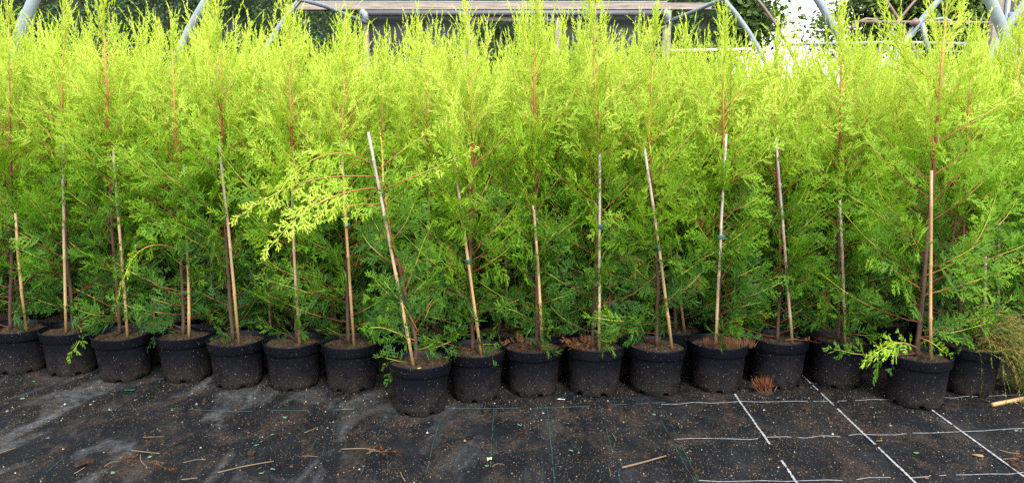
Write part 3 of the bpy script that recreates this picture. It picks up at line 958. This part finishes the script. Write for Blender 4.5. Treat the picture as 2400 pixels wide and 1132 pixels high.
# timber end frame
fr = obj('door_frame', None, loc=(0, YE, 0), label='weathered timber end frame with open doorway and dark side panels', cat='door frame')
rngf = np.random.RandomState(3)
def fpart(name, x0, y0, x1, y1, th, mat, dy=0.0, depth_w=None, z_to_ground=False):
    a, b = at(x0, y0, YE + dy), at(x1, y1, YE + dy)
    zlo = 0.0 if z_to_ground else min(a.z, b.z)
    c = ((a.x + b.x) / 2, dy, (max(a.z, b.z) + zlo) / 2)
    mb = MB()
    mb.box((0, 0, 0), (abs(b.x - a.x), th, max(a.z, b.z) - zlo), jit=.004, rng=rngf)
    return obj(name, mb.mesh(name, mat), fr, loc=c)
fpart('top_beam', 690, 9, 1665, 24, .10, M_TIMBER)
fpart('beam_strip', 700, 5, 1562, 8, .12, mat_plain('white_washed_batten', (.26, .26, .26), .8, .2, 5), .01)
mb = MB()
a, b = at(858, 34, YE), at(1566, 34, YE)
mb.tube([(a.x, -.09, a.z), (b.x, -.09, b.z)], .038, 12, True)
obj('cross_pipe', mb.mesh('cross_pipe', mat_plain('grey_pipe', (.10, .10, .11), .5, .2, 6), True), fr)
for x0, x1 in ((852, 866), (1554, 1570)):
    fpart('post', x0, 27, x1, 120, .09, M_TIMBER, -.0, z_to_ground=True)
    a = at((x0 + x1) / 2, 33, YE)
    mb = MB()
    mb.tube([(a.x - .05, -.09, a.z + .02), (a.x, -.11, a.z - .02), (a.x, -.1, a.z - .12)], .048, 10, True)
    obj('pipe_elbow', mb.mesh('pipe_elbow', M_GALV, True), fr)
for x0, x1 in ((1089, 1103), (1302, 1316)):
    fpart('door_post', x0, 26, x1, 120, .08, M_TIMBER, -.02, z_to_ground=True)
fpart('door_head', 1103, 37, 1302, 50, .07, M_TIMBER, -.02)
fpart('dark_panel', 867, 27, 1088, 120, .012, M_PANEL, .03, z_to_ground=True)
fpart('dark_panel', 1317, 27, 1553, 120, .012, M_PANEL, .03, z_to_ground=True)
fpart('dark_panel', 1104, 27, 1301, 36, .012, M_PANEL, .03)

# neighbouring end frame at the right edge
YR = 9.6
fr = obj('end_frame', None, loc=(0, YR, 0), label='dark sheeted end frame with timber posts at the right picture edge', cat='end frame')
def rpart(name, x0, y0, x1, y1, th, mat, dy=0.0, ground_to=True):
    a, b = at(x0, y0, YR + dy), at(x1, y1, YR + dy)
    zlo = 0.0 if ground_to else min(a.z, b.z)
    mb = MB()
    mb.box((0, 0, 0), (abs(b.x - a.x), th, max(a.z, b.z) - zlo), jit=.003, rng=rngf)
    return obj(name, mb.mesh(name, mat), fr, loc=((a.x + b.x) / 2, dy, (max(a.z, b.z) + zlo) / 2))
rpart('post', 2334, -60, 2341, 100, .08, M_TIMBER)
rpart('post', 2343, -60, 2350, 100, .08, M_TIMBER, .02)
mb = MB()
a = at(2356, 0, YR)
mb.tube([(a.x, -.06, 0), (a.x, -.06, 3.3)], .03, 10, True)
obj('upright_pipe', mb.mesh('upright_pipe', M_GALV, True), fr)
a, b = at(2352, 41, YR), at(2560, 38, YR)
mb = MB()
mb.tube([(a.x, -.1, a.z), (a.x + .08, -.1, a.z), (a.x + .1, -.1, a.z), (a.x + .28, -.1, a.z + .0), (b.x, -.1, b.z)], [.045, .05, .04, .045, .03], 10, True)
obj('cross_pipe', mb.mesh('cross_pipe', M_GALV, True), fr)
rpart('dark_panel', 2359, -60, 2800, 100, .012, M_BROWNPANEL, .06)
mb = MB()
a, b = at(2348, 126, 8.2), at(2560, 124, 8.2)
mb.tube([a, (a + b) / 2 + Vector((0, 0, -.01)), b], .05, 12, True)
obj('rolled_sheet', mb.mesh('rolled_sheet', M_WHITE, True), label='white rolled polythene along the side rail at the right edge', cat='rolled sheet')
mb = MB()
a, b = at(2352, 137, 8.3), at(2560, 137, 8.3)
mb.box(((a.x + b.x) / 2, 8.3, a.z / 2), (b.x - a.x, .02, a.z), jit=.004, rng=rngf)
obj('side_sheet', mb.mesh('side_sheet', mat_plain('pale_blue_sheet', (.28,.34,.41), .4, .1, 3)), label='pale blue plastic side sheet below the rolled polythene', cat='plastic sheet')

# ------------------------------------------------------------------ hedge and trees behind
M_HEDGE = mat_leaf('hedge_leaf', [(0, (.008, .028, .006)), (.5, (.030, .080, .014)), (1, (.066, .150, .024))], .2)
M_TLEAF = mat_leaf('tree_leaf', [(0, (.032, .066, .016)), (.5, (.085, .15, .034)), (1, (.16, .23, .06))], .35)
M_TBARK = mat_plain('tree_bark', (.06, .05, .04), .9, .4, 8)

def leaf_quads(P, N, size, rng):
    n = len(P)
    a = rng.normal(0, 1, (n, 3))
    a -= N * np.sum(a * N, 1, keepdims=True)
    a /= np.linalg.norm(a, axis=1, keepdims=True)
    b = np.cross(N, a)
    s = size * rng.uniform(.6, 1.35, (n, 1))
    V = np.stack([P - a * s, P - b * s * .5 + N * s * .15, P + a * s, P + b * s * .5 + N * s * .15], 1).reshape(-1, 3)
    return V, np.arange(4 * n).reshape(-1, 4)

def hedge(x0, x1, Y, H, label, seed):
    rng = np.random.RandomState(seed)
    root = obj('clipped_hedge', None, loc=((x0 + x1) / 2, Y, 0), label=label, cat='hedge')
    w = x1 - x0
    mb = MB()
    mb.box((0, .55, H / 2), (w - .1, .9, H - .1))
    obj('core', mb.mesh('core', mat_plain('hedge_core', (.010, .016, .007), .9)), root)
    n = 52000
    x, z = rng.uniform(-w / 2, w / 2, n), rng.uniform(1.2, H, n) ** 1.0
    lump = .09 * np.sin(3.1 * x + 2 * np.sin(2.3 * z)) + .08 * np.sin(4.7 * z + 2.2 * np.sin(1.7 * x)) + .05 * np.sin(11 * x + 7 * z) + .05 * np.sin(9 * z - 8 * x)
    y = -lump - rng.gamma(1.5, .03, n) + .10 * rng.rand(n)
    P = np.stack([x, y, z], 1)
    N = rng.normal(0, .55, (n, 3)) + np.array([0, -.8, .45])
    N /= np.linalg.norm(N, axis=1, keepdims=True)
    V, F = leaf_quads(P, N, .030, rng)
    tint = np.clip(.42 + rng.normal(0, .2, n), 0, 1)
    obj('foliage', new_mesh('foliage', V, F, M_HEDGE, {'tint': np.repeat(tint, 4)}), root, kind='stuff')
hedge(-11.5, 3.45, 12.6, 4.6, 'tall dark green clipped hedge behind the tunnel frames', 8)

def leafy_tree(X, Y, H, label, seed, crown_r, crown_z, n_clump, leaves, lean=0.0, tintm=.5, zmin=2.2):
    rng = np.random.RandomState(seed)
    root = obj('leafy_tree', None, loc=(X, Y, 0), label=label, cat='tree', group='trees beyond the tunnels')
    wood = MB()
    top = np.array([lean, 0, H * .8])
    st = smooth_line([(0, 0, 0), (lean * .2, .05, H * .25), (lean * .6, -.05, H * .5), top], 14)
    wood.tube(st, np.linspace(.14, .03, 14), 8, True)
    C = []
    for k in range(n_clump):
        d = unit(rng.normal(0, 1, 3))
        r = rng.uniform(.35, 1.0) ** .6
        c = np.array([lean * .6, 0, crown_z]) + d * r * np.array(crown_r)
        if c[2] < zmin:
            continue
        C.append(c)
        if k % 2 == 0:
            i0 = int(np.clip((c[2] - .9) / (H * .8) * 13, 2, 12))
            p0 = st[i0]
            mid = (p0 + c) / 2 + rng.normal(0, .12, 3) - np.array([0, 0, .1])
            wood.tube(smooth_line([p0, mid, c], 8), np.linspace(.045, .008, 8), 5, False)
    obj('trunk', wood.mesh('trunk', M_TBARK, True), root)
    PP, TT = [], []
    for c in C:
        m = int(leaves * rng.uniform(.6, 1.4))
        q = rng.normal(0, 1, (m, 3)) * np.array([.30, .30, .20]) * rng.uniform(.7, 1.3)
        PP.append(c + q)
        TT.append(np.clip(tintm + rng.normal(0, .12) + rng.normal(0, .14, m), 0, 1))
    P, T = np.concatenate(PP), np.concatenate(TT)
    N = rng.normal(0, .6, (len(P), 3)) + np.array([0, -.2, .6])
    N /= np.linalg.norm(N, axis=1, keepdims=True)
    V, F = leaf_quads(P, N, .07, rng)
    obj('crown', new_mesh('crown', V, F, M_TLEAF, {'tint': np.repeat(T, 4)}), root, kind='stuff')

p = at(1745, 60, 16)
leafy_tree(p.x - .3, 16, 6.0, 'leafy tree right of the hedge with bright sky to its right', 21, (.72, .8, 1.6), 3.9, 62, 180)
p = at(2010, 80, 18)
leafy_tree(p.x, 18, 4.4, 'thin open tree with bare limbs in the middle of the sky gap', 22, (1.0, .8, .6), 3.35, 30, 85, zmin=2.9)
p = at(2170, 60, 17)
leafy_tree(p.x, 17, 6.0, 'olive green spreading tree behind the rusty rail', 23, (1.4, 1.1, 1.6), 4.3, 85, 190, tintm=.65, zmin=3.0)
p = at(2300, 40, 18.5)
leafy_tree(p.x, 18.5, 7.0, 'dense dark tree beside the sheeted end frame', 24, (1.5, 1.2, 2.9), 3.9, 130, 260, tintm=.4, zmin=2.7)
p = at(2480, 40, 17)
leafy_tree(p.x, 17, 6.5, 'dark tree behind the sheeted end frame', 25, (1.6, 1.2, 2.6), 3.8, 90, 200, tintm=.35)

# ------------------------------------------------------------------ litter on the fabric
M_GRIT = mat_attr('grit', [(0, (.010, .007, .005)), (.45, (.036, .024, .016)), (.7, (.085, .062, .044)), (.88, (.2, .165, .12)), (1, (.36, .34, .30))])
def grit(seed, n):
    rng = np.random.RandomState(seed)
    x = rng.uniform(-2.4, 2.5, n * 4)
    y = rng.uniform(1.95, 3.35, n * 4)
    den = .5 + .5 * np.sin(3.3 * x + 1.7 * np.sin(4.1 * y)) * np.sin(5.2 * y + 1.3 * np.sin(2.9 * x) + 1) + .35 * np.sin(11 * x + 9 * y + 2 * np.sin(7 * y))
    den = np.clip(den, .05, 1) * np.interp(x, [-2.4, -.8, .2, 2.4], [.35, .6, 1, .95]) + .35 * (y > 2.75)
    k = np.flatnonzero(rng.rand(len(x)) < den * .55)[:n]
    x, y = x[k], y[k]
    m = len(x)
    col = np.where(rng.rand(m) < .035, rng.uniform(.82, 1, m), rng.beta(1.6, 2.4, m) * .8)
    s = rng.gamma(2.2, .00058, m) + .0006
    z = ground_z(x, y)
    th = rng.uniform(0, 6.28, m)
    el = rng.uniform(1, 2.4, m)
    V = np.empty((m, 4, 3))
    for j in range(3):
        a = th + j * 2.094
        V[:, j, 0] = x + s * np.cos(a) * np.where(j == 0, el, 1)
        V[:, j, 1] = y + s * np.sin(a) * np.where(j == 0, el, 1)
        V[:, j, 2] = z + .0005
    V[:, 3, 0], V[:, 3, 1], V[:, 3, 2] = x, y, z + s * 1.2 + .0008
    b = np.arange(m)[:, None] * 4
    F = np.concatenate([b + [0, 1, 3], b + [1, 2, 3], b + [2, 0, 3]])
    o = obj('grit', new_mesh('grit', V.reshape(-1, 3), F, M_GRIT, {'tint': np.repeat(col, 4)}), kind='stuff')
    o['label'] = 'scattered pale grit and peat crumbs on the ground fabric'
    o['category'] = 'grit'
grit(4, 30000)

def clod(px, py, r, label, seed, flat=.5):
    rng = np.random.RandomState(seed)
    V, F = [], []
    nu, nv = 10, 7
    for i in range(nv):
        ph = math.pi * i / (nv - 1)
        for j in range(nu):
            t = 2 * math.pi * j / nu
            k = r * rng.uniform(.6, 1.25)
            V.append((k * math.sin(ph) * math.cos(t) * 1.3, k * math.sin(ph) * math.sin(t), k * math.cos(ph) * flat))
    for i in range(nv - 1):
        for j in range(nu):
            F.append((i * nu + j, i * nu + (j + 1) % nu, (i + 1) * nu + (j + 1) % nu, (i + 1) * nu + j))
    g = ground(px, py)
    obj('peat_clod', new_mesh('peat_clod', V, F, M_CLOD), loc=(g.x, g.y, float(ground_z(g.x, g.y)) + r * flat * .45), rot=(0, 0, rng.uniform(0, 6)),
        label=label, cat='soil clod', group='peat clods on the fabric')
clod(1955, 982, .012, 'small reddish peat clod between two white threads', 1)
clod(1512, 1074, .011, 'round dark clod just above the dry stick', 2, .8)
clod(2385, 1095, .03, 'larger dark peat clod at the right edge of the fabric', 3)
clod(590, 1063, .014, 'upper of two grey clods left of centre', 4, .7)
clod(588, 1074, .009, 'lower of two grey clods left of centre', 5, .7)
clod(200, 1090, .025, 'crumbly dark peat heap at the lower left', 6, .45)
clod(1140, 965, .014, 'brown peat crumb close to the pot with the thick cane', 7, .5)
clod(1890, 960, .018, 'pale brown peat lump below the pots near a white thread', 8, .45)
clod(1863, 1029, .010, 'dark crumb lying on the middle white cross thread', 9, .6)
clod(1630, 1105, .010, 'dark crumb beside the green double thread', 10, .6)
clod(1590, 1035, .013, 'dark peat crumb where the white cross thread starts', 11, .4)
clod(1850, 1098, .013, 'dark peat crumb lying over a white long thread', 12, .4)

def stick(name, pts, r, mat, label, cat, lift=.004, group=None, sides=8):
    P = [ground(*q) for q in pts]
    P = [Vector((q.x, q.y, float(ground_z(q.x, q.y)) + r + lift)) for q in P]
    P = smooth_line(P, max(6, 3 * len(P)))
    mb = MB()
    mb.tube(P, np.linspace(r, r * .75, len(P)), sides, True)
    return obj(name, mb.mesh(name, mat, True), label=label, cat=cat, group=group)
g0, g1 = ground(2325, 954), ground(2450, 925)
e, L = between(Vector((g0.x, g0.y, .010)), Vector((g1.x, g1.y, .010)))
obj('bamboo_cane', cane_mesh(L, 91, .0085), loc=(g0.x, g0.y, .010), rot=e, label='broken bamboo cane lying on the ground at the right edge', cat='bamboo cane')
stick('dry_stick', [(1458, 1100), (1510, 1087), (1561, 1072)], .0035, M_STRAW, 'straight pale dry stick lying on the fabric below the pots', 'stick')
SG = 'dry stems lying on the fabric'
for pts, r, lb in [
    ([(510, 1105), (570, 1092), (642, 1083)], .0022, 'long dry stem near the two grey clods'),
    ([(308, 1056), (345, 1059), (375, 1062)], .002, 'dry twig lying level at the lower left'),
    ([(330, 1064), (328, 1080), (345, 1095)], .0015, 'curved dry thread below the level twig'),
    ([(175, 1113), (190, 1105), (200, 1098)], .0018, 'short dry stem beside the crumbly peat heap'),
    ([(0, 1062), (20, 1055), (38, 1049)], .002, 'dry stem at the left picture edge'),
    ([(430, 1083), (460, 1075), (482, 1075)], .0016, 'dry stem right of the level twig'),
    ([(425, 1122), (445, 1119), (463, 1117)], .0018, 'short straw near the lower edge, left of centre'),
    ([(712, 1017), (730, 1010), (745, 1003)], .0016, 'short curved straw left of the foremost pot'),
    ([(708, 1072), (728, 1071), (745, 1073)], .0014, 'forked dry twig below the curved straw'),
    ([(1154, 1095), (1164, 1087), (1182, 1090)], .0014, 'small curled straw beside the yellowish scrap'),
    ([(1428, 1098), (1430, 1107), (1431, 1117)], .0014, 'short upright straw left of the dry stick'),
    ([(800, 1055), (850, 1052), (880, 1056)], .0022, 'brown twig below the foremost pot'),
    ([(950, 1130), (942, 1118), (938, 1108)], .0018, 'reddish twig at the lower edge left of the green threads'),
    ([(800, 961), (812, 960), (826, 961)], .0018, 'short pale straw left of the foremost pot base'),
    ([(335, 1024), (360, 1022), (385, 1021)], .0014, 'thin straw above the level twig'),
    ([(2340, 1055), (2365, 1062), (2385, 1064)], .002, 'dark twig at the right beyond the third white thread'),
    ([(1435, 1018), (1441, 1026), (1444, 1034)], .0014, 'small forked straw between green threads')]:
    stick('dry_straw', pts, r, M_STRAW, lb, 'dry stem', .001, SG, 5)

def flake(name, px, py, size, mat, label, cat, seed, asp=.5, group=None, curl=.25):
    rng = np.random.RandomState(seed)
    n = 9
    V = [(0, 0, curl * size * .3)]
    for j in range(n):
        t = 2 * math.pi * j / n
        k = rng.uniform(.65, 1.15)
        V.append((size * k * math.cos(t), size * asp * k * math.sin(t), rng.uniform(0, curl) * size))
    V += [(v[0] * .97, v[1] * .97, v[2] - .0012) for v in V]
    F = []
    for j in range(n):
        a, b = 1 + j, 1 + (j + 1) % n
        F += [(0, a, b), (n + 1, n + 1 + b, n + 1 + a), (a, n + 1 + a, n + 1 + b, b)]
    g = ground(px, py)
    return obj(name, new_mesh(name, V, F, mat), loc=(g.x, g.y, float(ground_z(g.x, g.y)) + .004), rot=(rng.normal(0, .1), rng.normal(0, .1), rng.uniform(-.7, .7)),
               label=label, cat=cat, group=group)
flake('plastic_scrap', 304, 917, .028, M_GREENFILM, 'bright green plastic scrap on the fabric below the third pot', 'plastic scrap', 1, .4).rotation_euler.z = .05
flake('plastic_scrap', 1315, 938, .02, M_WHITE, 'white bent plastic scrap between two pots right of centre', 'plastic scrap', 2, .25)
FG = 'pale green leaves on the fabric'
for k, (x, y, lb) in enumerate([
    (260, 963, 'pale green leaf under the fourth pot from the left'), (80, 895, 'dull green leaf by the second pot from the left'),
    (52, 936, 'cream leaf at the far left of the fabric'),
    (603, 1044, 'pale green leaf above the two grey clods'), (638, 1020, 'pale green leaf left of the curved straw'),
    (640, 1102, 'upper of two pale leaves beside the long dry stem'), (613, 1110, 'lower of two pale leaves beside the long dry stem'),
    (265, 1112, 'pale leaf at the lower left below the rusty frond'), (350, 1072, 'tiny green leaf by the level twig'),
    (668, 980, 'cream leaf scrap left of the foremost pot'),
    (1218, 998, 'pale green leaf between two green threads'), (1339, 1057, 'pale green square leaf left of the peat patch'),
    (1141, 1094, 'pale green leaf beside a green thread at the bottom'), (1533, 973, 'pale green leaf below the pots right of centre'),
    (1824, 934, 'pale green leaf below the red grass tuft'), (2042, 956, 'pale green leaf beside the forward right pot'),
    (2148, 1063, 'pale green leaf between the second and third white threads'), (2382, 1011, 'pale leaf at the right edge on the cross thread')]):
    flake('fallen_leaf', x, y, .0095, M_PALE, lb, 'leaf', 30 + k, .65, FG)
flake('dead_leaf', 2290, 1070, .026, M_DEADLEAF, 'curled tan dead leaf right of the third white thread', 'dead leaf', 60, .35).rotation_euler.z = -.3
flake('dead_leaf', 2060, 1035, .013, M_DEADLEAF, 'small tan dead leaf on the second white thread', 'dead leaf', 61, .4)
flake('dead_leaf', 1147, 1080, .012, mat_plain('yellow_scrap', (.5, .42, .2), .7), 'yellowish crumpled scrap on a green thread', 'dead leaf', 62, .8, curl=1.0)
flake('dead_leaf', 2172, 1123, .009, M_RUSTLEAF, 'tiny orange dead leaf near the lower right edge', 'dead leaf', 63, .5)
flake('dead_leaf', 1005, 868, .010, mat_plain('yellow_leaf', (.6, .42, .1), .6), 'yellow leaf lying in the soil of the foremost pot', 'dead leaf', 64, .6)
o = bpy.data.objects[[q.name for q in scene.objects if q.name.startswith('dead_leaf')][-1]]
o.location = Vector((front_xy[7][0] + .01, front_xy[7][1] - .085, .2))

def frond(px, py, rz, label, seed, mat=M_FOL, size=.05):
    rng = np.random.RandomState(seed)
    fol, wood = Foliage(), MB()
    L = size * 1.6
    add_branch(fol, wood, [(0, 0, .006), (L * .35, .005, .012), (L * .7, -.004, .010), (L, .002, .006)], rng, .3, .4, .05, 1.0, size * .6, .0014, .3, .5, 1.0, roll=1.5)
    g = ground(px, py)
    root = obj('dead_frond', fol.mesh('dead_frond', mat), loc=(g.x, g.y, float(ground_z(g.x, g.y)) + .002), rot=(0, 0, rz), label=label, cat='dead frond', group='dead fronds on the fabric')
    obj('stem', wood.mesh('stem', M_STRAW, False), root)
frond(245, 1100, .9, 'rusty brown dead conifer frond at the lower left', 1, size=.04)
frond(355, 1085, -.6, 'pale brown dead frond right of the rusty one', 2, size=.04)
frond(860, 1068, .2, 'dead brown frond pieces below the foremost pot', 3, size=.045)
frond(2350, 1080, -.4, 'dead brown frond at the lower right near the third white thread', 4, size=.045)
frond(1880, 815, -.1, 'dead brown frond hanging between two pots right of centre', 5, size=.06)
o = [q for q in scene.objects if q.name.startswith('dead_frond') and q.get('label', '').startswith('dead brown frond hanging')][0]
pp = at(1840, 800, front_xy[13][1] - .12)
o.location = pp

# red grass tuft on its clump of soil
rng = np.random.RandomState(9)
g = ground(1792, 921)
root = obj('grass_tuft', None, loc=(g.x, g.y, 0), label='dry red grass tuft on a clump of soil in front of the pots', cat='grass tuft')
V, F, T = [], [], []
for k in range(170):
    x, y = rng.normal(0, .012), rng.normal(0, .008)
    h, dx = rng.uniform(.03, .085), rng.normal(-.01, .02)
    n = len(V)
    V += [(x - .0008, y, .01), (x + .0008, y, .01), (x + dx * .5 + .0006, y + rng.normal(0, .004), h * .6), (x + dx, y + rng.normal(0, .01), h)]
    F += [(n, n + 1, n + 2), (n, n + 2, n + 3)]
    T += [.2, .2, .6, rng.uniform(.5, 1)]
obj('blades', new_mesh('blades', np.array(V), np.array(F), mat_leaf('red_grass', [(0, (.06, .04, .02)), (.5, (.26, .10, .05)), (1, (.45, .20, .11))]), {'tint': T}), root, kind='stuff')
V, F = [], []
for i in range(6):
    for j in range(12):
        t = 2 * math.pi * j / 12
        k = (.034 * math.cos(i / 5 * 1.5)) * rng.uniform(.85, 1.15)
        V.append((k * math.cos(t) * 1.2, k * math.sin(t), .018 * math.sin(i / 5 * 1.5) - .002))
for i in range(5):
    for j in range(12):
        F.append((i * 12 + j, i * 12 + (j + 1) % 12, (i + 1) * 12 + (j + 1) % 12, (i + 1) * 12 + j))
obj('soil_clump', new_mesh('soil_clump', V, F, M_CLOD), root)
